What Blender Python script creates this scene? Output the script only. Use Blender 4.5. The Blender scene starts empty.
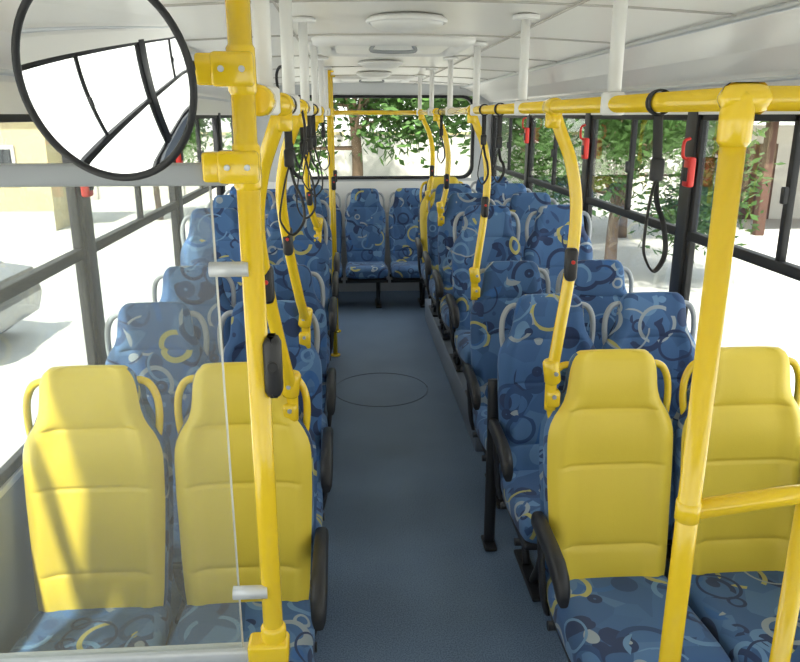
import bpy, math, random
from mathutils import Vector, Matrix
random.seed(7)
scene = bpy.context.scene
scene.view_settings.view_transform = 'Standard'
scene.view_settings.exposure = 0.22

# ---------------------------------------------------------------- constants
XL, XR, XC = -1.05, 1.53, 0.24
YF, YR = -1.7, 8.1
H = 1.9
GROUND = -0.95

# ---------------------------------------------------------------- materials
def pmat(name, col, rough=0.5, metal=0.0, noise=None, bump=None, coat=0.0, spec=0.5):
    m = bpy.data.materials.new(name); m.use_nodes = True
    nt = m.node_tree; b = nt.nodes['Principled BSDF']
    b.inputs['Base Color'].default_value = (*col, 1)
    b.inputs['Roughness'].default_value = rough
    b.inputs['Metallic'].default_value = metal
    b.inputs['Coat Weight'].default_value = coat
    b.inputs['Specular IOR Level'].default_value = spec
    tc = nt.nodes.new('ShaderNodeTexCoord')
    if noise:
        sc, amt = noise
        n = nt.nodes.new('ShaderNodeTexNoise'); n.inputs['Scale'].default_value = sc
        n.inputs['Detail'].default_value = 4
        nt.links.new(tc.outputs['Object'], n.inputs['Vector'])
        mx = nt.nodes.new('ShaderNodeMix'); mx.data_type = 'RGBA'
        mx.inputs[6].default_value = (*[c*(1-amt) for c in col], 1)
        mx.inputs[7].default_value = (*[min(1, c*(1+amt)) for c in col], 1)
        nt.links.new(n.outputs['Fac'], mx.inputs[0])
        nt.links.new(mx.outputs[2], b.inputs['Base Color'])
    if bump:
        sc, st = bump
        n2 = nt.nodes.new('ShaderNodeTexNoise'); n2.inputs['Scale'].default_value = sc
        nt.links.new(tc.outputs['Object'], n2.inputs['Vector'])
        bp = nt.nodes.new('ShaderNodeBump'); bp.inputs['Strength'].default_value = st
        bp.inputs['Distance'].default_value = 0.01
        nt.links.new(n2.outputs['Fac'], bp.inputs['Height'])
        nt.links.new(bp.outputs['Normal'], b.inputs['Normal'])
    return m

def fabric_mat():
    m = bpy.data.materials.new('blue_swirl_fabric'); m.use_nodes = True
    nt = m.node_tree; L = nt.links; N = nt.nodes
    b = N['Principled BSDF']; b.inputs['Roughness'].default_value = 0.8
    b.inputs['Sheen Weight'].default_value = 0.1
    tc = N.new('ShaderNodeTexCoord'); oi = N.new('ShaderNodeObjectInfo')
    mul = N.new('ShaderNodeMath'); mul.operation = 'MULTIPLY'; mul.inputs[1].default_value = 7.3
    L.new(oi.outputs['Random'], mul.inputs[0])
    cb = N.new('ShaderNodeCombineXYZ'); L.new(mul.outputs[0], cb.inputs[0]); L.new(mul.outputs[0], cb.inputs[2])
    add = N.new('ShaderNodeVectorMath'); add.operation = 'ADD'
    L.new(tc.outputs['Object'], add.inputs[0]); L.new(cb.outputs[0], add.inputs[1])
    def vor(scale, off):
        o = N.new('ShaderNodeVectorMath'); o.operation = 'ADD'; o.inputs[1].default_value = (off, off*.7, off*1.3)
        L.new(add.outputs[0], o.inputs[0])
        v = N.new('ShaderNodeTexVoronoi'); v.inputs['Scale'].default_value = scale
        L.new(o.outputs[0], v.inputs['Vector'])
        s = N.new('ShaderNodeSeparateColor'); L.new(v.outputs['Color'], s.inputs[0])
        return v, s
    def ramp(src, cols):
        r = N.new('ShaderNodeValToRGB'); r.color_ramp.interpolation = 'CONSTANT'
        e = r.color_ramp.elements
        for i, c in enumerate(cols):
            if i < 2: el = e[i]; el.position = i/len(cols)
            else: el = e.new(i/len(cols))
            el.color = (*c, 1)
        L.new(src, r.inputs[0]); return r
    def less(src, t):
        c = N.new('ShaderNodeMath'); c.operation = 'LESS_THAN'; c.inputs[1].default_value = t; L.new(src, c.inputs[0]); return c.outputs[0]
    def great(src, t):
        c = N.new('ShaderNodeMath'); c.operation = 'GREATER_THAN'; c.inputs[1].default_value = t; L.new(src, c.inputs[0]); return c.outputs[0]
    def times(a, c):
        q = N.new('ShaderNodeMath'); q.operation = 'MULTIPLY'; L.new(a, q.inputs[0]); L.new(c, q.inputs[1]); return q.outputs[0]
    v0, s0 = vor(8, 0)
    base = ramp(s0.outputs[1], [(.038,.098,.225), (.054,.135,.30), (.044,.113,.26), (.078,.170,.335), (.050,.125,.28)])
    cur = base.outputs[0]
    masks = []
    for sc, of in ((6.5, 51.0), (8.0, 63.0), (5.0, 77.0)):
        mv, ms = vor(sc, of); masks.append(ms)
    def layer(cur, scale, off, r, w, thr, cols, mk=None, disc=False):
        v, s = vor(scale, off)
        if disc: c = less(v.outputs['Distance'], r)
        else:
            q = N.new('ShaderNodeMath'); q.operation = 'COMPARE'; q.inputs[1].default_value = r; q.inputs[2].default_value = w
            L.new(v.outputs['Distance'], q.inputs[0]); c = q.outputs[0]
        f = times(c, great(s.outputs[0], thr))
        if mk is not None: f = times(f, great(masks[mk[0]].outputs[mk[1]], mk[2]))
        rc = ramp(s.outputs[2], cols)
        mx = N.new('ShaderNodeMix'); mx.data_type = 'RGBA'
        L.new(f, mx.inputs[0]); L.new(cur, mx.inputs[6]); L.new(rc.outputs[0], mx.inputs[7])
        return mx.outputs[2]
    navy = (.016,.036,.105); lb = (.13,.25,.43); gy = (.30,.345,.38); ye = (.43,.39,.13); mb = (.035,.12,.32); db = (.022,.062,.165)
    cur = layer(cur, 7, 3.1, .34, 0, .25, [navy, mb, db, lb, navy], (0, 0, .40), True)
    cur = layer(cur, 5.0, 11.7, .46, .05, .10, [navy, db, mb, navy], (1, 0, .30))
    cur = layer(cur, 6.5, 5.3, .38, .055, .25, [lb, navy, lb, db], (2, 0, .42))
    cur = layer(cur, 9, 41.3, .22, .05, .35, [lb, navy, gy, navy], (0, 1, .25))
    cur = layer(cur, 5.5, 21.9, .42, .042, .30, [ye, gy, lb, gy, ye], (1, 1, .48))
    cur = layer(cur, 4.2, 31.2, .40, .016, .15, [lb, navy, gy, navy, lb], (2, 1, .30))
    L.new(cur, b.inputs['Base Color'])
    return m

def glass_mat(name, tint=(1,1,1), haze=0.0, refl=0.35):
    m = bpy.data.materials.new(name); m.use_nodes = True
    nt = m.node_tree; N = nt.nodes; L = nt.links
    N.remove(N['Principled BSDF']); out = N['Material Output']
    tr = N.new('ShaderNodeBsdfTransparent'); tr.inputs[0].default_value = (*tint, 1)
    gl = N.new('ShaderNodeBsdfGlossy'); gl.inputs['Roughness'].default_value = 0.01
    lw = N.new('ShaderNodeLayerWeight'); lw.inputs[0].default_value = 0.12
    mu = N.new('ShaderNodeMath'); mu.operation = 'MULTIPLY'; mu.inputs[1].default_value = refl
    L.new(lw.outputs['Fresnel'], mu.inputs[0])
    mx = N.new('ShaderNodeMixShader'); L.new(mu.outputs[0], mx.inputs[0])
    L.new(tr.outputs[0], mx.inputs[1]); L.new(gl.outputs[0], mx.inputs[2])
    last = mx
    if haze > 0:
        df = N.new('ShaderNodeBsdfTranslucent'); df.inputs[0].default_value = (.9,.9,.88,1)
        d2 = N.new('ShaderNodeBsdfDiffuse'); d2.inputs[0].default_value = (.9,.9,.88,1)
        a = N.new('ShaderNodeMixShader'); a.inputs[0].default_value = .5
        L.new(df.outputs[0], a.inputs[1]); L.new(d2.outputs[0], a.inputs[2])
        m2 = N.new('ShaderNodeMixShader'); m2.inputs[0].default_value = haze
        L.new(mx.outputs[0], m2.inputs[1]); L.new(a.outputs[0], m2.inputs[2]); last = m2
    L.new(last.outputs[0], out.inputs[0])
    return m

M = {}
M['fabric'] = fabric_mat()
M['vinyl'] = pmat('yellow_vinyl', (.84,.63,.065), .38, bump=(220,.05), noise=(6,.04))
M['ypaint'] = pmat('yellow_paint', (.88,.60,.02), .22, coat=.5, noise=(5,.01))
M['black'] = pmat('black_plastic', (.02,.02,.023), .45, noise=(20,.2))
M['rubber'] = pmat('black_rubber', (.015,.015,.017), .6, noise=(20,.2))
M['grey'] = pmat('grey_plastic', (.36,.38,.40), .4, noise=(10,.05))
M['lgrey'] = pmat('light_grey_metal', (.62,.64,.66), .35, .2, noise=(10,.04))
M['white'] = pmat('white_paint', (.82,.82,.81), .3, noise=(6,.02))
M['ceil'] = pmat('ceiling_laminate', (.84,.82,.78), .28, noise=(2,.02))
M['wall'] = pmat('wall_laminate', (.58,.60,.62), .5, noise=(3,.04))
M['lower'] = pmat('lower_panel', (.20,.23,.28), .5, noise=(3,.06))
M['seam'] = pmat('seam_dark', (.52,.50,.47), .6, noise=(10,.05))
M['ringc'] = pmat('hatch_ring', (.09,.125,.185), .5, noise=(10,.05))
M['red'] = pmat('red_plastic', (.65,.03,.02), .35, noise=(10,.05))
M['mirror'] = pmat('mirror_glass', (.92,.93,.95), .01, 1.0)
M['glass'] = glass_mat('window_glass', (.88,.90,.88))
M['pglass'] = glass_mat('partition_glass', (.96,.98,.96), .08, .9)
M['bark'] = pmat('bark', (.16,.11,.07), .9, noise=(8,.4), bump=(12,.6))
M['leaf'] = pmat('leaf', (.070,.155,.030), .6, noise=(1.3,.6))
M['concrete'] = pmat('concrete_ground', (.56,.545,.51), .9, noise=(.6,.16))
M['cream'] = pmat('cream_wall', (.52,.45,.27), .9, noise=(1,.08))
M['whitewall'] = pmat('white_wall', (.62,.60,.55), .9, noise=(1,.05))
M['roofbrown'] = pmat('brown_roof', (.10,.05,.035), .8, noise=(3,.2))
M['darkglass'] = pmat('dark_glass', (.03,.035,.04), .1, noise=(2,.2))
M['carpaint'] = pmat('car_paint', (.03,.034,.042), .2, .3, coat=1.0)
M['lamp'] = pmat('lamp_lens', (.85,.85,.83), .3, noise=(8,.02))

def floor_mat():
    m = pmat('floor_vinyl', (.13,.19,.27), .42)
    nt = m.node_tree; N = nt.nodes; L = nt.links; b = N['Principled BSDF']
    tc = N.new('ShaderNodeTexCoord')
    n1 = N.new('ShaderNodeTexNoise'); n1.inputs['Scale'].default_value = 190; n1.inputs['Detail'].default_value = 2
    n2 = N.new('ShaderNodeTexNoise'); n2.inputs['Scale'].default_value = 2.2; n2.inputs['Detail'].default_value = 6
    for n in (n1, n2): L.new(tc.outputs['Object'], n.inputs['Vector'])
    r = N.new('ShaderNodeValToRGB'); r.color_ramp.elements[0].position = .35; r.color_ramp.elements[1].position = .65
    r.color_ramp.elements[0].color = (.092,.142,.225,1); r.color_ramp.elements[1].color = (.190,.265,.385,1)
    L.new(n1.outputs['Fac'], r.inputs[0])
    mx = N.new('ShaderNodeMix'); mx.data_type = 'RGBA'; mx.blend_type = 'MULTIPLY'; mx.inputs[0].default_value = .7
    r2 = N.new('ShaderNodeValToRGB'); r2.color_ramp.elements[0].color = (.72,.74,.78,1); r2.color_ramp.elements[1].color = (1.15,1.12,1.08,1)
    r2.color_ramp.elements[0].position = .3; r2.color_ramp.elements[1].position = .7
    L.new(n2.outputs['Fac'], r2.inputs[0]); L.new(r.outputs[0], mx.inputs[6]); L.new(r2.outputs[0], mx.inputs[7])
    L.new(mx.outputs[2], b.inputs['Base Color'])
    mr = N.new('ShaderNodeMapRange'); mr.inputs[3].default_value = .48; mr.inputs[4].default_value = .68
    L.new(n2.outputs['Fac'], mr.inputs[0]); L.new(mr.outputs[0], b.inputs['Roughness'])
    b.inputs['Specular IOR Level'].default_value = .35
    return m
M['floor'] = floor_mat()

# ---------------------------------------------------------------- mesh builder
def catmull(pts, sub=6):
    pts = [Vector(p) for p in pts]
    if len(pts) < 3: return pts
    out = []
    P = [pts[0]*2-pts[1]] + pts + [pts[-1]*2-pts[-2]]
    for i in range(1, len(P)-2):
        p0, p1, p2, p3 = P[i-1], P[i], P[i+1], P[i+2]
        for k in range(sub):
            t = k/sub
            out.append(.5*((2*p1)+(p2-p0)*t+(2*p0-5*p1+4*p2-p3)*t*t+(3*p1-p0-3*p2+p3)*t**3))
    out.append(pts[-1]); return out

class MB:
    def __init__(s): s.v=[]; s.f=[]; s.m=[]; s.sm=[]; s.mats=[]
    def mi(s, k):
        if k not in s.mats: s.mats.append(k)
        return s.mats.index(k)
    def face(s, idx, k, smooth=True): s.f.append(idx); s.m.append(s.mi(k)); s.sm.append(smooth)
    def loft(s, rings, k, closed=True, caps=True, smooth=True, matfn=None):
        o = len(s.v); n = len(rings[0])
        for r in rings: s.v += [tuple(p) for p in r]
        for i in range(len(rings)-1):
            for j in range(n if closed else n-1):
                j2 = (j+1) % n
                kk = matfn(i, j) if matfn else k
                s.face((o+i*n+j, o+i*n+j2, o+(i+1)*n+j2, o+(i+1)*n+j), kk, smooth)
        if caps:
            s.face(tuple(o+j for j in reversed(range(n))), k, False)
            s.face(tuple(o+(len(rings)-1)*n+j for j in range(n)), k, False)
    def tube(s, pts, r, k, n=12, ry=None, sub=6, smoothpath=True, up=None):
        p = catmull(pts, sub) if smoothpath else [Vector(q) for q in pts]
        ry = ry or r
        rings = []; nrm = None
        for i, q in enumerate(p):
            t = (p[min(i+1, len(p)-1)]-p[max(i-1, 0)]).normalized()
            if nrm is None:
                a = Vector(up) if up else (Vector((0,0,1)) if abs(t.z) < .9 else Vector((1,0,0)))
                nrm = (a-t*a.dot(t)).normalized()
            else:
                nn = nrm-t*nrm.dot(t)
                nrm = nn.normalized() if nn.length > 1e-6 else nrm
            bi = t.cross(nrm)
            rings.append([q+nrm*r*math.cos(2*math.pi*j/n)+bi*ry*math.sin(2*math.pi*j/n) for j in range(n)])
        s.loft(rings, k)
    def box(s, c, d, k, bev=0.0, rot=None):
        cx, cy, cz = c; hx, hy, hz = d[0]/2, d[1]/2, d[2]/2
        bv = min(bev, hx*.95, hy*.95, hz*.95)
        def ring(z, ins):
            pts = []
            hx2, hy2 = hx-ins, hy-ins
            bb = max(bv-ins*.3, 0.0001)
            if bv == 0:
                return [(-hx2,-hy2,z),(hx2,-hy2,z),(hx2,hy2,z),(-hx2,hy2,z)]
            for (sx, sy, a0) in ((1,1,0),(-1,1,90),(-1,-1,180),(1,-1,270)):
                for q in range(4):
                    a = math.radians(a0+q*30)
                    pts.append((sx*(hx2-bb)+bb*math.cos(a), sy*(hy2-bb)+bb*math.sin(a), z))
            return pts
        if bv == 0: rr = [ring(-hz, 0), ring(hz, 0)]
        else: rr = [ring(-hz, bv*.9), ring(-hz+bv*.3, bv*.3), ring(-hz+bv, 0), ring(hz-bv, 0), ring(hz-bv*.3, bv*.3), ring(hz, bv*.9)]
        out = []
        for r in rr:
            q = []
            for p in r:
                v = Vector(p)
                if rot: v = rot @ v
                q.append((v.x+cx, v.y+cy, v.z+cz))
            out.append(q)
        s.loft(out, k, smooth=bv > 0)
    def b2(s, x0, x1, y0, y1, z0, z1, k, bev=0.0):
        s.box(((x0+x1)/2, (y0+y1)/2, (z0+z1)/2), (x1-x0, y1-y0, z1-z0), k, bev)
    def disc(s, c, ax, r, h, k, n=24, bev=.2):
        ax = Vector(ax).normalized(); a = Vector((0,0,1)) if abs(ax.z) < .9 else Vector((1,0,0))
        u = (a-ax*a.dot(ax)).normalized(); w = ax.cross(u); c = Vector(c)
        rr = []
        for (tt, q) in ((0, 1-bev), (bev*.5, 1), (1-bev*.5, 1), (1, 1-bev)):
            rr.append([c+ax*(h*tt)+u*r*q*math.cos(2*math.pi*j/n)+w*r*q*math.sin(2*math.pi*j/n) for j in range(n)])
        s.loft(rr, k)
    def mesh(s, name):
        me = bpy.data.meshes.new(name); me.from_pydata([tuple(v) for v in s.v], [], s.f)
        for k in s.mats: me.materials.append(M[k])
        me.polygons.foreach_set('material_index', s.m); me.polygons.foreach_set('use_smooth', s.sm)
        me.update()
        import bmesh
        bm = bmesh.new(); bm.from_mesh(me); bmesh.ops.recalc_face_normals(bm, faces=bm.faces[:]); bm.to_mesh(me); bm.free()
        return me
    def obj(s, name, loc=(0,0,0), parent=None):
        o = bpy.data.objects.new(name, s.mesh(name)); scene.collection.objects.link(o); o.location = loc
        if parent: o.parent = parent
        return o
def inst(name, me, loc, rot=(0,0,0), sc=1):
    o = bpy.data.objects.new(name, me); scene.collection.objects.link(o)
    o.location = loc; o.rotation_euler = rot; o.scale = (sc,)*3; return o

def interp(tab, z):
    if z <= tab[0][0]: return tab[0][1]
    for (a, b), (c, d) in zip(tab, tab[1:]):
        if z <= c:
            t = (z-a)/(c-a)
            return b+(d-b)*t
    return tab[-1][1]

# ---------------------------------------------------------------- seats
HW = [(.38,.190),(.46,.200),(.60,.208),(.76,.215),(.88,.216),(.92,.212),(.95,.202),(.975,.187),(1.0,.170),(1.02,.160),(1.05,.153),(1.09,.149),(1.12,.145),(1.145,.137),(1.16,.126),(1.172,.107)]
TH = [(.38,.035),(.55,.047),(.8,.044),(1.0,.036),(1.12,.032),(1.15,.028),(1.172,.015)]
def yc(z): return .015+.16*(z-.40)+.02*math.sin((z-.4)*4.2)
def build_seat(yellow, side, post=False):   # side: -1/+1 aisle side x sign, 0 none
    b = MB()
    front = 'vinyl' if yellow else 'fabric'
    seams = (.535, .80, .985)
    zs = [.38+i*(1.14-.38)/30 for i in range(31)]+[1.15,1.158,1.165,1.170,1.173]
    for sm in seams: zs += [sm-.012, sm-.004, sm, sm+.004, sm+.012]
    zs = sorted(set(round(z, 4) for z in zs))
    n = 44; rings = []
    for z in zs:
        hw, th = interp(HW, z), interp(TH, z)
        if z > 1.172: hw -= .03; th *= .6
        g = max(0, 1-min(abs(z-sm) for sm in seams)/.009)*.005
        pan = 0
        for lo, hi in ((.40,.535),(.535,.80),(.80,.985),(.985,1.16)):
            if lo < z < hi: pan = math.sin(math.pi*(z-lo)/(hi-lo))*.008
        r = []
        for j in range(n):
            a = 2*math.pi*j/n
            c, sn = math.cos(a), math.sin(a)
            x = hw*math.copysign(abs(c)**.55, c); y = th*math.copysign(abs(sn)**.55, sn)
            if sn < 0:
                u = abs(x)/hw
                y -= .020*math.exp(-((u-.80)/.13)**2)*(1 if z < 1.0 else .3)
                y += .010*(1-u*u)
                y += (g-pan)*(1 if u < .72 else max(0, (.86-u)/.14))
            r.append((x, yc(z)+y, z))
        rings.append(r)
    def mf(i, j):
        a = 360*(j+.5)/n
        return front if 193 < a < 347 else ('fabric' if zs[i] < 1.165 else front)
    b.loft(rings, front, matfn=mf)
    # rear shell
    rr = []
    for z in [.36+i*.75/12 for i in range(13)]:
        hw = interp(HW, z)-(-.008 if yellow else .010)
        rr.append([(hw*x, yc(z)+y, z) for x, y in ((-1,.03),(-.9,.062),(-.5,.07),(.5,.07),(.9,.062),(1,.03),(.5,.02),(-.5,.02))])
    b.loft(rr, 'fabric' if yellow else 'black')
    # cushion
    rings = []
    prof = [(.05,.425,.045,.19),(.03,.43,.06,.205),(-.06,.432,.065,.211),(-.16,.436,.066,.214),(-.28,.446,.066,.216),(-.36,.452,.064,.216),
            (-.41,.452,.060,.214),(-.440,.443,.054,.210),(-.458,.428,.042,.203),(-.466,.414,.026,.193)]
    for y, zt, hh, hw in prof:
        r = []
        zc = zt-hh
        for j in range(n):
            a = 2*math.pi*j/n; c, sn = math.cos(a), math.sin(a)
            x = hw*math.copysign(abs(c)**.5, c); z = hh*math.copysign(abs(sn)**.5, sn)
            if sn > 0: z += .012*math.exp(-((abs(x)/hw-.8)/.18)**2)-.004
            r.append((x, y, zc+z))
        rings.append(r)
    b.loft(rings, 'fabric')
    b.b2(-.20,.20,-.42,.06,.29,.325,'black',.012)
    # frame
    for y in (-.06,-.34): b.tube([(-.215,y,.285),(.215,y,.285)], .016, 'black', 8)
    lx = side*.10 if side else .12
    b.tube([(lx,-.36,.28),(lx,-.30,.14),(lx,-.22,.02)], .017, 'black', 8)
    b.tube([(lx,.0,.28),(lx,-.05,.14),(lx,-.10,.02)], .017, 'black', 8)
    b.b2(lx-.03,lx+.03,-.34,.02,0,.018,'black',.006)
    hm = 'ypaint' if yellow else 'grey'
    for s in (-1, 1):
        pts = [(s*.115,yc(1.12)+.012,1.120),(s*.150,yc(1.12)+.014,1.122),(s*.176,yc(1.09)+.014,1.108),(s*.194,yc(1.06)+.014,1.070),(s*.199,yc(1.03)+.012,1.02),(s*.195,yc(.97)+.01,.965),(s*.185,yc(.93)+.01,.925)]
        b.tube(pts, .012, hm, 10)
    if side:
        x = side*.236
        z0 = .60
        rings = []
        for y, z, w, h in ((.075,z0+.01,.016,.02),(.06,z0+.012,.022,.030),(-.02,z0+.012,.023,.032),(-.12,z0+.006,.024,.032),(-.19,z0-.006,.025,.034),(-.235,z0-.026,.024,.036),(-.262,z0-.052,.021,.030),(-.272,z0-.072,.014,.016)):
            rings.append([(x+w*math.copysign(abs(math.cos(a))**.7, math.cos(a)), y, z+h*math.copysign(abs(math.sin(a))**.7, math.sin(a))) for a in [2*math.pi*j/16 for j in range(16)]])
        b.loft(rings, 'black')
        b.tube([(x*.97,.05,z0),(x*.95,.03,.48),(x*.92,.01,.36),(x*.85,-.0,.29)], .012, 'black', 8, ry=.022)
        if post:
            b.tube([(x*.97,.09,.02),(x*.97,.09,.30),(x*.97,.10,.55),(x*.97,.12,.80)], .015, 'black', 8, ry=.026, up=(0,1,0))
            b.b2(x*.97-.028,x*.97+.028,.03,.15,0,.018,'black',.006)
    return b

MESH = {}
for yv in (False, True):
    for sd in (-1, 0, 1):
        MESH[(yv, sd)] = build_seat(yv, sd).mesh('priority_bus_seat' if yv else 'bus_seat')
MESH['post'] = build_seat(False, -1, True).mesh('bus_seat')
right_rows = [(2.08,0,1),(2.86,0,0),(3.60,0,0),(4.35,.2,0),(5.10,.2,0),(5.85,.2,0),(6.55,.2,2)]
left_rows = [(2.03,0,1),(2.82,0,0),(3.58,0,0),(4.32,.2,0),(5.08,.2,0),(5.84,.2,0)]
def put(yl, sd, x, y, z, me=None): inst('priority_bus_seat' if yl else 'bus_seat', me or MESH[(yl, sd)], (x, y, z))
for i, (y, z, yl) in enumerate(right_rows):
    put(yl >= 1, -1, .840, y, z+(.002 if z else 0), MESH['post'] if i == 1 else None); put(yl == 1, 0, 1.290, y, z+(.002 if z else 0))
for y, z, yl in left_rows:
    put(yl == 1, 1, -.345, y, z+(.002 if z else 0)); put(yl == 1, 0, -.800, y, z+(.002 if z else 0))
for x in (-.76,-.30,.16,.62,1.08): put(False, 0, x, 7.66, 0)

# ---------------------------------------------------------------- shell
b = MB(); b.b2(XL-.03, XR+.03, YF, YR+.03, -.06, 0, 'floor')
def fring(cx, cy, r):
    b.tube([(cx+r*math.cos(2*math.pi*j/48), cy+r*math.sin(2*math.pi*j/48), .0003) for j in range(49)], .004, 'ringc', 6, smoothpath=False)
fring(.20, 5.0, .34)
b.obj('floor')
def podium(x0, x1, y0, y1, name):
    b = MB(); b.b2(x0, x1, y0, y1, 0, .2, 'lower', .008)
    b.obj(name)
podium(.71, XR-.002, 3.92, 6.9, 'seat_platform'); podium(XL+.002, -.21, 3.90, 6.15, 'seat_platform')

prof = [(-1.29,1.905),(-1.28,2.0),(-1.25,2.05),(-1.15,2.115),(-.98,2.185),(-.93,2.20),(-.6,2.218),(-.3,2.228),(0,2.232)]
prof = prof+[(-x, z) for x, z in reversed(prof[:-1])]
b = MB()
rings = [[(XC+x, y, z) for x, z in prof]+[(XC+x, y, z+.04) for x, z in reversed(prof)] for y in (YF, YR+.03)]
b.loft(rings, 'ceil', smooth=False)
for i, y in enumerate([-.9,.2,1.25,2.35,3.3,4.35,5.4,6.5,7.5]):
    pts = [(XC+x, y, z-.002) for x, z in prof[4:-4]]
    b.tube(pts, .005, 'seam', 6, ry=.002, smoothpath=False)
for sx in (-1, 1):
    for (x, z, r, k) in ((.955,2.19,.012,'lgrey'),(1.265,2.03,.010,'lgrey'),(.45,2.222,.004,'seam')):
        b.tube([(XC+sx*x, YF+.02, z-.004),(XC+sx*x, YR, z-.004)], r, k, 8)
b.obj('ceiling')

# roof hatch & lamps
def hatch(y):
    b = MB()
    z = 2.225
    def rr(hx, hy, zz, r=.09, n=6):
        pts = []
        for sx, sy, a0 in ((1,1,0),(-1,1,90),(-1,-1,180),(1,-1,270)):
            for q in range(n+1):
                a = math.radians(a0+q*90/n); pts.append((XC-.03+sx*(hx-r)+r*math.cos(a), y+sy*(hy-r)+r*math.sin(a), zz))
        return pts
    b.loft([rr(.37,.37,z+.01), rr(.36,.36,z-.018), rr(.33,.33,z-.03), rr(.29,.29,z-.03), rr(.285,.285,z-.005)], 'white')
    b.loft([rr(.27,.27,z-.012,.08), rr(.26,.26,z-.022,.08)], 'lamp')
    b.tube([(XC-.12,y-.2,z-.02),(XC-.12,y-.2,z-.045),(XC+.06,y-.2,z-.045),(XC+.06,y-.2,z-.02)], .008, 'grey', 8)
    b.obj('roof_hatch')
hatch(3.75)
hatch(6.9)
def lamp(x, y):
    b = MB()
    rings = []
    for q, zz in ((1,2.228),(1,2.212),(.93,2.20),(.75,2.188),(.4,2.182)):
        rings.append([(x+.13*q*math.cos(2*math.pi*j/28), y+.13*q*math.sin(2*math.pi*j/28), zz) for j in range(28)])
    b.loft(rings, 'lamp')
    b.tube([(x+.135*math.cos(2*math.pi*j/24), y+.135*math.sin(2*math.pi*j/24), 2.215) for j in range(25)], .009, 'white', 8, smoothpath=False)
    b.obj('ceiling_lamp')
for y in (1.2, 2.75, 4.9, 6.1): lamp(XC-.03, y)

# side walls with windows
ZS, ZB, ZT = .83, 1.375, 1.915
PWD = .05
def side(name, X, sgn, pillars):
    b = MB()
    x0, x1 = (X, X+.05) if sgn > 0 else (X-.05, X)
    b.b2(x0, x1, YF, YR, -.65, ZS-.02, 'lower')
    b.b2(x0, x1, YF, YR, ZS-.02, ZS, 'lgrey')
    b.b2(x0, x1, YF, YR, ZT, 2.05, 'wall')
    for p in pillars: b.b2(x0-.005, x1+.005, p-PWD, p+PWD, ZS, ZT+.01, 'black', .006)
    b.obj(name)
winc = [0]
def window(X, sgn, ya, yb):
    winc[0] += 1
    b = MB(); xm = X+sgn*.022; xa, xb = xm-.014, xm+.014
    b.b2(xa, xb, ya, yb, ZS, ZS+.035, 'rubber', .004); b.b2(xa, xb, ya, yb, ZT-.035, ZT, 'rubber', .004)
    b.b2(xa, xb, ya, ya+.03, ZS, ZT, 'rubber', .004); b.b2(xa, xb, yb-.03, yb, ZS, ZT, 'rubber', .004)
    b.b2(xa-.004, xb+.004, ya, yb, ZB-.021, ZB+.021, 'rubber', .004)
    ym = (ya+yb)/2
    b.b2(xa, xb, ym-.014, ym+.014, ZB, ZT, 'rubber', .004)
    b.b2(xm-.002, xm+.002, ya+.02, yb-.02, ZS+.02, ZB, 'glass')
    b.b2(xm+.004, xm+.008, ya+.02, ym, ZB, ZT-.02, 'glass'); b.b2(xm-.008, xm-.004, ym, yb-.02, ZB, ZT-.02, 'glass')
    b.b2(min(xm, xm-sgn*.03), max(xm, xm-sgn*.03), ym-.012, ym+.012, 1.60, 1.66, 'black', .004)
    b.obj('window_%d' % winc[0])
rp = [-1.6,.25,1.75,3.31,4.80,6.42,8.04]
lp = [-1.6,-.2,1.35,3.04,4.70,6.35,8.04]
side('wall_right', XR, 1, rp); side('wall_left', XL, -1, lp)
for ps, X, s in ((rp, XR, 1), (lp, XL, -1)):
    for a, c in zip(ps, ps[1:]): window(X, s, a+PWD+.002, c-PWD-.002)

# rear wall w/ window
def rrect(x0, x1, z0, z1, r, y, n=6):
    pts = []
    for cx, cz, a0 in ((x1-r,z1-r,0),(x0+r,z1-r,90),(x0+r,z0+r,180),(x1-r,z0+r,270)):
        for q in range(n+1):
            a = math.radians(a0+q*90/n); pts.append((cx+r*math.cos(a), y, cz+r*math.sin(a)))
    return pts
wx0, wx1, wz0, wz1 = -.60, 1.33, 1.26, 2.09
b = MB()
b.b2(XL-.05, XR+.05, YR, YR+.05, -.65, wz0-.01, 'wall')
b.b2(XL-.05, wx0+.0, YR, YR+.05, wz0-.01, wz1+.01, 'wall'); b.b2(wx1, XR+.05, YR, YR+.05, wz0-.01, wz1+.01, 'wall')
b.b2(XL-.05, XR+.05, YR, YR+.05, wz1+.01, 2.30, 'wall')
b.b2(XL, XR, YR-.012, YR, .62, 1.22, 'white', .004)
b.obj('wall_rear')
b = MB()
ow, iw = .018, .012
o1 = [rrect(wx0-ow, wx1+ow, wz0-ow, wz1+ow, .13, YR-.02), rrect(wx0-ow, wx1+ow, wz0-ow, wz1+ow, .13, YR+.06), rrect(wx0+iw, wx1-iw, wz0+iw, wz1-iw, .11, YR+.06), rrect(wx0+iw, wx1-iw, wz0+iw, wz1-iw, .11, YR-.02), rrect(wx0-ow, wx1+ow, wz0-ow, wz1+ow, .13, YR-.02)]
b.loft(o1, 'rubber', caps=False)
b.b2(wx0, wx1, YR+.02, YR+.026, wz0, wz1, 'glass')
b.obj('window_rear')

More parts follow.
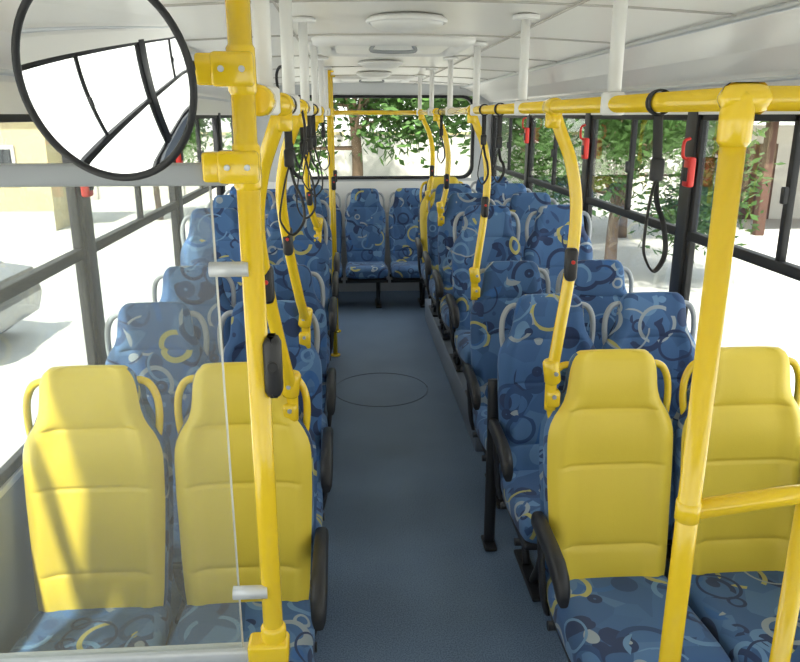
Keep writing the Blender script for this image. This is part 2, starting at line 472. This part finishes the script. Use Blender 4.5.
# front: windshield, dash
b = MB()
b.b2(XL-.05, XR+.05, YF-.06, YF, -.65, .80, 'wall'); b.b2(XL-.05, XR+.05, YF-.06, YF, 1.98, 2.30, 'wall')
for x in (XL, XR): b.b2(x-.06, x+.06, YF-.08, YF+.02, .8, 2.0, 'black', .02)
b.obj('wall_front')
b = MB()
b.b2(XC-.025, XC+.025, YF-.04, YF-.01, .8, 1.98, 'rubber', .005)
b.b2(XL+.06, XR-.06, YF-.04, YF-.01, .8, .84, 'rubber', .005); b.b2(XL+.06, XR-.06, YF-.04, YF-.01, 1.94, 1.98, 'rubber', .005)
b.b2(XL+.06, XR-.06, YF-.028, YF-.022, .82, 1.96, 'glass')
b.obj('window_windshield')
b = MB()
b.b2(XL+.03, XR-.03, YF+.02, YF+.42, .62, .86, 'black', .06)
b.b2(XL+.08, -.1, YF+.30, YF+.42, .55, .90, 'black', .05)
b.b2(XL+.05, XR-.05, YF+.02, YF+.30, 0, .62, 'grey', .02)
b.obj('dashboard')
b = MB()
b.b2(XL+.02, XR-.02, YF+.02, YF+.34, 1.98, 2.15, 'black', .05)
b.obj('destination_display_box')
b = MB()
cc = Vector((-.6, YF+.74, .95)); u = Vector((1,0,0)); w = Vector((0,.8,.6))
b.tube([cc+u*.22*math.cos(2*math.pi*j/24)+w*.22*math.sin(2*math.pi*j/24) for j in range(25)], .015, 'black', 10, smoothpath=False)
for a in (90, 210, 330):
    a = math.radians(a); b.tube([cc, cc+u*.22*math.cos(a)+w*.22*math.sin(a)], .012, 'black', 8)
b.tube([cc, (-.6, YF+.47, .72)], .03, 'black', 10)
b.disc(cc-Vector((0,-.012,.016)), (0,-.6,.8), .06, .03, 'black')
b.obj('steering_wheel')
for x, y in ((.62,-.25),(1.40,-.95)):
    b = MB(); b.tube([(x,y,0),(x,y,2.215)], .019, 'ypaint', 14, smoothpath=False); b.disc((x,y,0),(0,0,1),.04,.014,'ypaint'); b.disc((x,y,2.215),(0,0,-1),.04,.014,'ypaint'); b.obj('grab_pole')
# ---------------------------------------------------------------- poles / rails
RX, LX, RZ = .60, -.15, 1.925
PR = .0185
def flange(b, x, y, z, up=1, k='ypaint', r=.04): b.disc((x, y, z), (0,0,up), r, .014, k)
def joint(b, p, d=(0,1,0), k='ypaint', l=.07, r=.026):
    p = Vector(p); d = Vector(d).normalized()
    b.disc(p-d*l/2, d, r, l, k, 16)
def hang(b, x, y):
    b.tube([(x, y, RZ+.01),(x, y, 2.222)], .016, 'white', 12, smoothpath=False)
    b.disc((x, y, 2.224), (0,0,-1), .045, .016, 'white'); b.disc((x, y, RZ-.024), (0,0,1), .027, .05, 'white', 16)
def button(b, x, y, z, s):
    b.box((x+s*.03, y-.005, z), (.036,.045,.105), 'black', .012)
    b.disc((x+s*.032, y-.026, z+.01), (0,-1,0), .006, .006, 'red', 14)
b = MB()
b.tube([(RX, 1.12, RZ),(RX, 6.7, RZ)], PR, 'ypaint', 16, smoothpath=False)
for y in (1.71, 2.62, 3.58, 4.5, 5.5, 6.4): hang(b, RX, y)
b.tube([(RX-.02, 1.12, RZ),(XR-.02, 1.12, RZ)], PR, 'ypaint', 16, smoothpath=False)
b.disc((XR-.002, 1.12, RZ-.035), (-1,0,0), .035, .014, 'ypaint')
b.tube([(RX, 6.5, RZ),(LX, 6.5, RZ)], PR, 'ypaint', 12, smoothpath=False)
b.obj('ceiling_handrail')
b = MB()
b.tube([(LX, 1.30, RZ),(LX, 6.6, RZ)], PR, 'ypaint', 16, smoothpath=False)
for y in (1.42, 2.0, 2.75, 3.6, 4.5, 5.4): hang(b, LX, y)
joint(b, (LX, 1.33, RZ))
b.obj('ceiling_handrail')
# front right post with gate bar
b = MB()
px, py = .585, 1.12
b.tube([(px, py, .0),(px, py, RZ)], .0195, 'ypaint', 20, smoothpath=False)
flange(b, px, py, 0)
b.disc((px, py, RZ-.07), (0,0,1), .025, .08, 'ypaint', 20); b.box((px+.01, py, RZ), (.08,.046,.046), 'ypaint', .02)
b.tube([(px, py, 1.232),(.79, py+.03, 1.238),(1.35, py+.05, 1.245)], .018, 'ypaint', 16, smoothpath=False)
b.tube([(.825,py+.032,1.238),(.825, py+.032, 0)], .018, 'ypaint', 16, smoothpath=False)
b.tube([(1.35, py+.05, 1.245),(1.35, py+.05, 0)], .018, 'ypaint', 16, smoothpath=False)
b.disc((px-.0, py, 1.211), (0,0,1), .022, .042, 'ypaint', 20)
flange(b, .825, py+.032, 0); flange(b, 1.35, py+.05, 0)
b.obj('grab_pole')
# front left pole
b = MB()
qx, qy = -.167, 1.25
b.tube([(qx, qy, 0),(qx, qy, 2.225)], .0195, 'ypaint', 20, smoothpath=False)
flange(b, qx, qy, 0); b.disc((qx, qy, 2.224), (0,0,-1), .045, .016, 'ypaint')
for z in (1.97, 1.82):
    b.box((qx-.012, qy, z), (.066,.055,.052), 'ypaint', .006)
    b.box((qx-.052, qy-.005, z), (.035,.035,.048), 'ypaint', .005)
    for s in (-1, 1): b.disc((qx-.012+s*.016, qy-.027, z), (0,-1,0), .005, .005, 'lgrey', 10)
    b.disc((qx, qy, z-.04), (0,0,1), .023, .08, 'ypaint', 18)
b.disc((qx, qy, .865), (0,0,1), .025, .07, 'ypaint', 18); b.box((qx-.01, qy-.004, .880), (.08,.05,.05), 'ypaint', .008)
b.box((qx+.026, qy-.004, 1.475), (.032,.045,.115), 'black', .014); b.disc((qx+.028, qy-.026, 1.48), (0,-1,0), .010, .006, 'rubber', 14)
for z in (1.652, 1.020): b.tube([(qx-.070, qy-.015, z),(qx-.005, qy-.015, z)], .013, 'lgrey', 14, smoothpath=False)
b.obj('grab_pole')

# glass partition
b = MB()
gx = qx-.062
b.b2(XL+.02, gx, qy-.004, qy+.004, .885, 1.80, 'pglass')
b.b2(XL+.005, qx-.03, qy-.014, qy+.014, 1.79, 1.826, 'grey', .005)
b.b2(XL+.005, qx-.03, qy-.016, qy+.016, .855, .885, 'lgrey', .005)
b.tube([(gx, qy, .885),(gx, qy, 1.80)], .0020, 'white', 6, smoothpath=False)
b.b2(XL+.005, qx-.03, qy-.012, qy+.012, 0.01, .86, 'wall', .003)
b.b2(XL+.003, XL+.035, qy-.014, qy+.014, 0, 1.83, 'black', .005)
b.obj('driver_partition')

def stanchion(X0, Y, s, zb=1.0, Yb=None, zoff=0, btn=True):
    b = MB(); Yb = Yb or Y
    pts = [(X0, Y, RZ),(X0+s*.025, Y, 1.86),(X0+s*.065, Y+(Yb-Y)*.2, 1.76),(X0+s*.088, Y+(Yb-Y)*.35, 1.62),(X0+s*.078, Y+(Yb-Y)*.6, 1.42),(X0+s*.054, Y+(Yb-Y)*.8, 1.22+zoff*.4),(X0+s*.040, Yb, zb+.06),(X0+s*.040, Yb, zb-.05)]
    b.tube(pts, .019, 'ypaint', 16)
    joint(b, (X0, Y, RZ), (0,1,0)); b.disc((X0+s*.004, Y, RZ-.06), (0,0,1), .025, .05, 'ypaint', 16)
    b.disc((X0+s*.045, Yb, zb+.04), (s*-.15,0,1), .027, .08, 'ypaint', 16)
    b.box((X0+s*.046, Yb, zb-.01), (.045,.045,.06), 'ypaint', .01)
    b.disc((X0+s*.046, Yb-.022, zb+.0), (0,-1,0), .007, .006, 'grey', 10); b.disc((X0+s*.046, Yb-.026, zb+.08), (0,-1,0), .007, .006, 'grey', 10)
    if btn: button(b, X0+s*.078, Y+(Yb-Y)*.55-.005, 1.46, 0)
    b.obj('grab_pole')
stanchion(RX, 2.22, 1, 1.03, 2.20)
stanchion(RX, 3.70, 1, 1.03, 3.70)
stanchion(RX, 5.2, 1, 1.20, 5.2, .2)
stanchion(RX, 6.3, 1, 1.20, 6.0, .2)
stanchion(LX, 1.80, -1, 1.03, 2.14)
stanchion(LX, 2.45, -1, 1.03, 2.92)
stanchion(LX, 4.1, -1, 1.20, 4.42, .2)
for y in (5.8, 6.5):
    b = MB(); b.tube([(LX+.01, y, 0),(LX+.01, y, 2.225)], .019, 'ypaint', 14, smoothpath=False)
    flange(b, LX+.01, y, 0); b.disc((LX+.01, y, 2.222), (0,0,-1), .04, .014, 'ypaint'); joint(b, (LX+.01, y, RZ), (0,0,1), r=.03)
    button(b, LX, y, 1.4, 1)
    b.obj('grab_pole')

# straps (wrap round the rail, loop faces along the bus)
def strap(x, y, L=.36, tilt=0.0, wd=.022):
    b = MB()
    r = .0225
    b.tube([(x+r*math.sin(a), y, RZ+r*math.cos(a)) for a in [2*math.pi*j/20 for j in range(21)]], .0025, 'rubber', 8, ry=.013, smoothpath=False, up=(0,0,1))
    zt = RZ-r
    b.tube([(x,y,zt),(x+tilt*.2,y,zt-.05),(x+tilt*.4,y,zt-.11)], .010, 'rubber', 8, ry=.003, up=(1,0,0))
    b.box((x+tilt*.4, y, zt-.105), (.026,.016,.045), 'black', .005)
    z1 = zt-.12; zb = zt-L; xt = x+tilt*.4
    pts = [(xt,y,z1),(xt-wd*.5,y-.006,z1-.05),(xt-wd+tilt*.3,y-.008,(z1+zb)/2-.03),(xt-wd*.9+tilt*.5,y-.006,zb+.03),(xt+tilt*.7,y,zb),(xt+wd*1.1+tilt*.6,y+.006,zb+.035),(xt+wd+tilt*.3,y+.008,(z1+zb)/2),(xt+wd*.4,y+.005,z1-.05),(xt,y,z1)]
    b.tube(pts, .0025, 'rubber', 8, ry=.0060)
    b.obj('hanging_strap')
strap(RX, 1.45, .31, .02)
for y, l in ((3.35,.30),(3.0,.26),(4.9,.30)): strap(RX, y, l)
for y, l in ((1.92,.30),(2.55,.34),(2.9,.28),(3.3,.34),(4.6,.32)): strap(LX, y, l, 0, .028)
b = MB()
b.tube([(LX-.01,2.2,1.95),(LX-.03,2.2,2.03),(LX-.05,2.22,2.0),(LX-.03,2.25,1.88),(LX+.0,2.3,1.75),(LX+.02,2.3,1.86),(LX+.01,2.28,1.94)], .004, 'rubber', 8)
b.obj('hanging_cord')

def lever(X, sgn, y, z):
    b = MB(); x = X-sgn*.024
    b.box((x, y, z), (.032,.060,.13), 'red', .008)
    b.tube([(x-sgn*.012, y, z+.055),(x-sgn*.035, y, z+.07),(x-sgn*.035, y, z+.13),(x-sgn*.01, y, z+.145)], .007, 'red', 10, ry=.010)
    b.box((x-sgn*.014, y, z-.01), (.016,.040,.06), 'black', .004)
    b.obj('emergency_window_lever')
for y, z in ((3.24,1.66),(4.74,1.70),(6.36,1.74)): lever(XR, 1, y, z)
for y, z in ((3.0,1.66),(4.66,1.68)): lever(XL, -1, y, z)

# ---------------------------------------------------------------- mirror
c = Vector((-.302, .985, 1.944))
nrm = (Vector((0, 0, 1.9))-c).normalized(); nrm = (nrm+Vector((-.62, 0, -.13))).normalized()
up = Vector((0,0,1)); u = (up-nrm*up.dot(nrm)).normalized(); w = nrm.cross(u)
par = bpy.data.objects.new('round_convex_mirror', None); scene.collection.objects.link(par)
b = MB(); R = .122; rings = []; AA = .26
Rs = R/math.sin(AA)
for i in range(1, 15):
    a = i/14*AA
    rings.append([c+nrm*(Rs*(math.cos(a)-math.cos(AA)))+ (u*math.cos(t)+w*math.sin(t))*Rs*math.sin(a) for t in [2*math.pi*j/64 for j in range(64)]])
b.loft(rings, 'mirror', caps=False)
o = len(b.v); b.v.append(tuple(c+nrm*(Rs*(1-math.cos(AA)))))
for j in range(64): b.face((o, j, (j+1) % 64), 'mirror')
b.obj('mirror_glass', parent=par)
b = MB()
b.tube([c+(u*math.cos(t)+w*math.sin(t))*.1235 for t in [2*math.pi*j/64 for j in range(65)]], .0048, 'rubber', 12, smoothpath=False)
rings = [[c-nrm*d+(u*math.cos(t)+w*math.sin(t))*r for t in [2*math.pi*j/48 for j in range(48)]] for d, r in ((.0,.124),(.012,.120),(.026,.098),(.036,.06),(.04,.02))]
b.loft(rings, 'black')
b.obj('rim_and_shell', parent=par)
b = MB()
b.tube([c-nrm*.035, c-nrm*.08+Vector((.02,.02,.01)), Vector((qx-.11, qy-.03, 1.980)), Vector((qx-.065, qy-.01, 1.97))], .011, 'black', 10)
b.obj('arm', parent=par)

# ---------------------------------------------------------------- outside
b = MB(); b.b2(-60, 60, -40, 80, GROUND-.1, GROUND, 'concrete'); b.obj('ground')

def tree(seed, h=5.5, spread=2.4, nleaf=5200):
    rnd = random.Random(seed); b = MB()
    tips = []
    b_pts = [(0,0,0),(.05,.03,h*.25),(-.04,.06,h*.5)]
    def tap(pts, r0, r1):
        p = catmull(pts, 5); rings = []
        for i, q in enumerate(p):
            t = (p[min(i+1,len(p)-1)]-p[max(i-1,0)]).normalized(); a = Vector((1,0,0)) if abs(t.x) < .9 else Vector((0,1,0))
            n1 = (a-t*a.dot(t)).normalized(); n2 = t.cross(n1); r = r0+(r1-r0)*i/(len(p)-1)
            rings.append([q+n1*r*math.cos(2*math.pi*j/8)+n2*r*math.sin(2*math.pi*j/8) for j in range(8)])
        b.loft(rings, 'bark')
    tap(b_pts, .15, .10)
    for i in range(11):
        a = 2*math.pi*i/11+rnd.uniform(-.3,.3); L = spread*rnd.uniform(.55,1); z0 = h*rnd.uniform(.3,.5)
        e = Vector((L*math.cos(a), L*math.sin(a), z0+h*rnd.uniform(-.05,.5)))
        m = Vector((e.x*.45, e.y*.45, z0+(e.z-z0)*.65))
        tap([(0,.03,z0), m, e], .05, .012); tips += [e, m*.4+e*.6]
        for k in range(2):
            e2 = m+Vector((rnd.uniform(-1,1), rnd.uniform(-1,1), rnd.uniform(-.2,1)))*spread*.4
            tap([m, (m+e2)/2+Vector((0,0,.1)), e2], .03, .008); tips.append(e2)
    for i in range(nleaf):
        t = rnd.choice(tips); d = Vector((rnd.gauss(0,1), rnd.gauss(0,1), rnd.gauss(0,.8)))*.42
        p = t+d; s = rnd.uniform(.08,.15)
        a = Vector((rnd.gauss(0,1), rnd.gauss(0,1), rnd.gauss(0,1))).normalized(); a2 = a.orthogonal().normalized()
        o = len(b.v); b.v += [tuple(p-a*s), tuple(p+a2*s*.4), tuple(p+a*s), tuple(p-a2*s*.4)]
        b.face((o,o+1,o+2,o+3), 'leaf', False)
    return b.mesh('tree')
T1, T2 = tree(3, 5.5, 2.4, 12000), tree(9, 5.0, 2.8, 15000)
for i, (me, x, y, s, r) in enumerate([(T1,3.9,16.5,1.1,0),(T1,6.6,17.5,.9,1.2),(T2,.2,21.5,1.3,.4),(T1,-5.4,21.5,.68,3),(T2,4.6,12.6,.78,3.7),(T1,5.6,23.0,1.1,2.2)]):
    inst('tree', me, (x, y, GROUND), (0,0,r), s)
# cream building left
b = MB(); g = GROUND
x0, x1, y = -22, -7.55, 19.5
b.b2(x0, x1, y, y+1.6, g, g+3.2, 'cream'); b.b2(x0-.4, x1+.15, y-.4, y+1.9, g+3.2, g+3.45, 'lower'); b.b2(x0, x1, y-.03, y, g, g+.5, 'whitewall')
for i in range(6):
    xx = x0+.3+i*2.4; b.b2(xx-.08, xx+1.38, y-.06, y, g+1.2, g+2.15, 'whitewall'); b.b2(xx, xx+.6, y-.08, y, g+1.3, g+2.05, 'darkglass'); b.b2(xx+.7, xx+1.3, y-.08, y, g+1.3, g+2.05, 'darkglass')
b.obj('cream_building')
# right pavilion
b = MB(); x0, x1, y = 10.0, 26, 17.5
b.b2(x0, x1, y+3, y+3.2, g, g+2.6, 'whitewall'); b.b2(x0-.4, x1, y-.6, y+3.6, g+2.75, g+2.95, 'roofbrown')
for i in range(6): b.b2(x0+i*2.5, x0+i*2.5+.22, y, y+.22, g, g+2.75, 'roofbrown', .02)
for i in range(4): b.b2(x0+1+i*3, x0+2+i*3, y+2.95, y+3, g, g+2.1, 'roofbrown')
b.obj('covered_pavilion')
b = MB()
b.b2(-9, 16, 27, 27.2, g, g+2.2, 'whitewall'); b.b2(-9, 16, 26.95, 27.25, g+2.2, g+2.3, 'cream')
for i in range(9): b.b2(-9+i*3-.15, -9+i*3+.15, 26.9, 27.3, g, g+2.4, 'whitewall', .02)
b.obj('boundary_wall')

# parked car
def car(loc, rz):
    b = MB()
    p = [(-2.05,.35),(-2.1,.6),(-2.0,.82),(-1.2,.92),(-.55,1.38),(.2,1.46),(1.1,1.42),(1.75,1.0),(2.05,.92),(2.12,.6),(2.05,.32)]
    rings = []
    for yv, k in ((-.84,.94),(-.80,1),(.80,1),(.84,.94)):
        rings.append([(x, yv*(1 if z < 1 else .84), .3+(z-.3)*(k if z < 1 else k*.995+.005)) for x, z in p])
    b.loft(rings, 'carpaint', smooth=False)
    for s in (-1, 1):
        yv = s*.735
        b.loft([[(x, yv, z) for x, z in ((-1.0,.98),(-.5,1.32),(.15,1.38),(.15,.98))], [(x, yv+s*.03, z) for x, z in ((-1.0,.98),(-.5,1.32),(.15,1.38),(.15,.98))]], 'darkglass', smooth=False)
        b.loft([[(x, yv, z) for x, z in ((.22,.98),(.22,1.38),(1.05,1.35),(1.5,.98))], [(x, yv+s*.03, z) for x, z in ((.22,.98),(.22,1.38),(1.05,1.35),(1.5,.98))]], 'darkglass', smooth=False)
        for x in (-1.3, 1.45):
            b.disc((x, s*.68, .31), (0,s,0), .31, .18, 'rubber', 28); b.disc((x, s*.855, .31), (0,s,0), .19, .02, 'lgrey', 20)
            for q in range(5):
                a = q*2*math.pi/5; b.tube([(x, s*.88, .31),(x+.17*math.cos(a), s*.88, .31+.17*math.sin(a))], .02, 'grey', 6, smoothpath=False)
        b.box((2.05, s*.6, .78), (.12,.3,.12), 'red', .03); b.box((-2.03, s*.6, .72), (.12,.3,.12), 'lamp', .03)
        b.box((-.75, s*.92, .98), (.12,.16,.1), 'carpaint', .03)
    o = b.obj('parked_car', loc); o.rotation_euler = (0,0,rz)
car((-6.30, 9.2, GROUND), 0)

# ---------------------------------------------------------------- light
w = bpy.data.worlds.new('World'); scene.world = w; w.use_nodes = True
nt = w.node_tree; bg = nt.nodes['Background']
tc = nt.nodes.new('ShaderNodeTexCoord'); sp = nt.nodes.new('ShaderNodeSeparateXYZ'); nt.links.new(tc.outputs['Generated'], sp.inputs[0])
rp_ = nt.nodes.new('ShaderNodeValToRGB'); nt.links.new(sp.outputs[2], rp_.inputs[0])
rp_.color_ramp.elements[0].color = (1,.98,.95,1); rp_.color_ramp.elements[1].color = (.75,.85,1,1)
nt.links.new(rp_.outputs[0], bg.inputs[0]); bg.inputs[1].default_value = 2.5
s = bpy.data.lights.new('sun', 'SUN'); s.energy = 12; s.angle = math.radians(2.2); s.color = (1,.95,.86)
so = bpy.data.objects.new('sun', s); scene.collection.objects.link(so)
so.rotation_euler = Vector((.20, .50, -.84)).to_track_quat('-Z', 'Y').to_euler(); so.location = (-10,-5,20)

# ---------------------------------------------------------------- camera
cam = bpy.data.cameras.new('camera'); co = bpy.data.objects.new('camera', cam); scene.collection.objects.link(co)
cam.sensor_width = 36; cam.lens = 736/800*36; cam.clip_start = .05; cam.clip_end = 300
a, p = math.radians(3.88), math.radians(16.3)
fwd = Vector((math.sin(a)*math.cos(p), math.cos(a)*math.cos(p), -math.sin(p)))
co.location = (0,0,H); co.rotation_euler = fwd.to_track_quat('-Z', 'Y').to_euler()
scene.camera = co
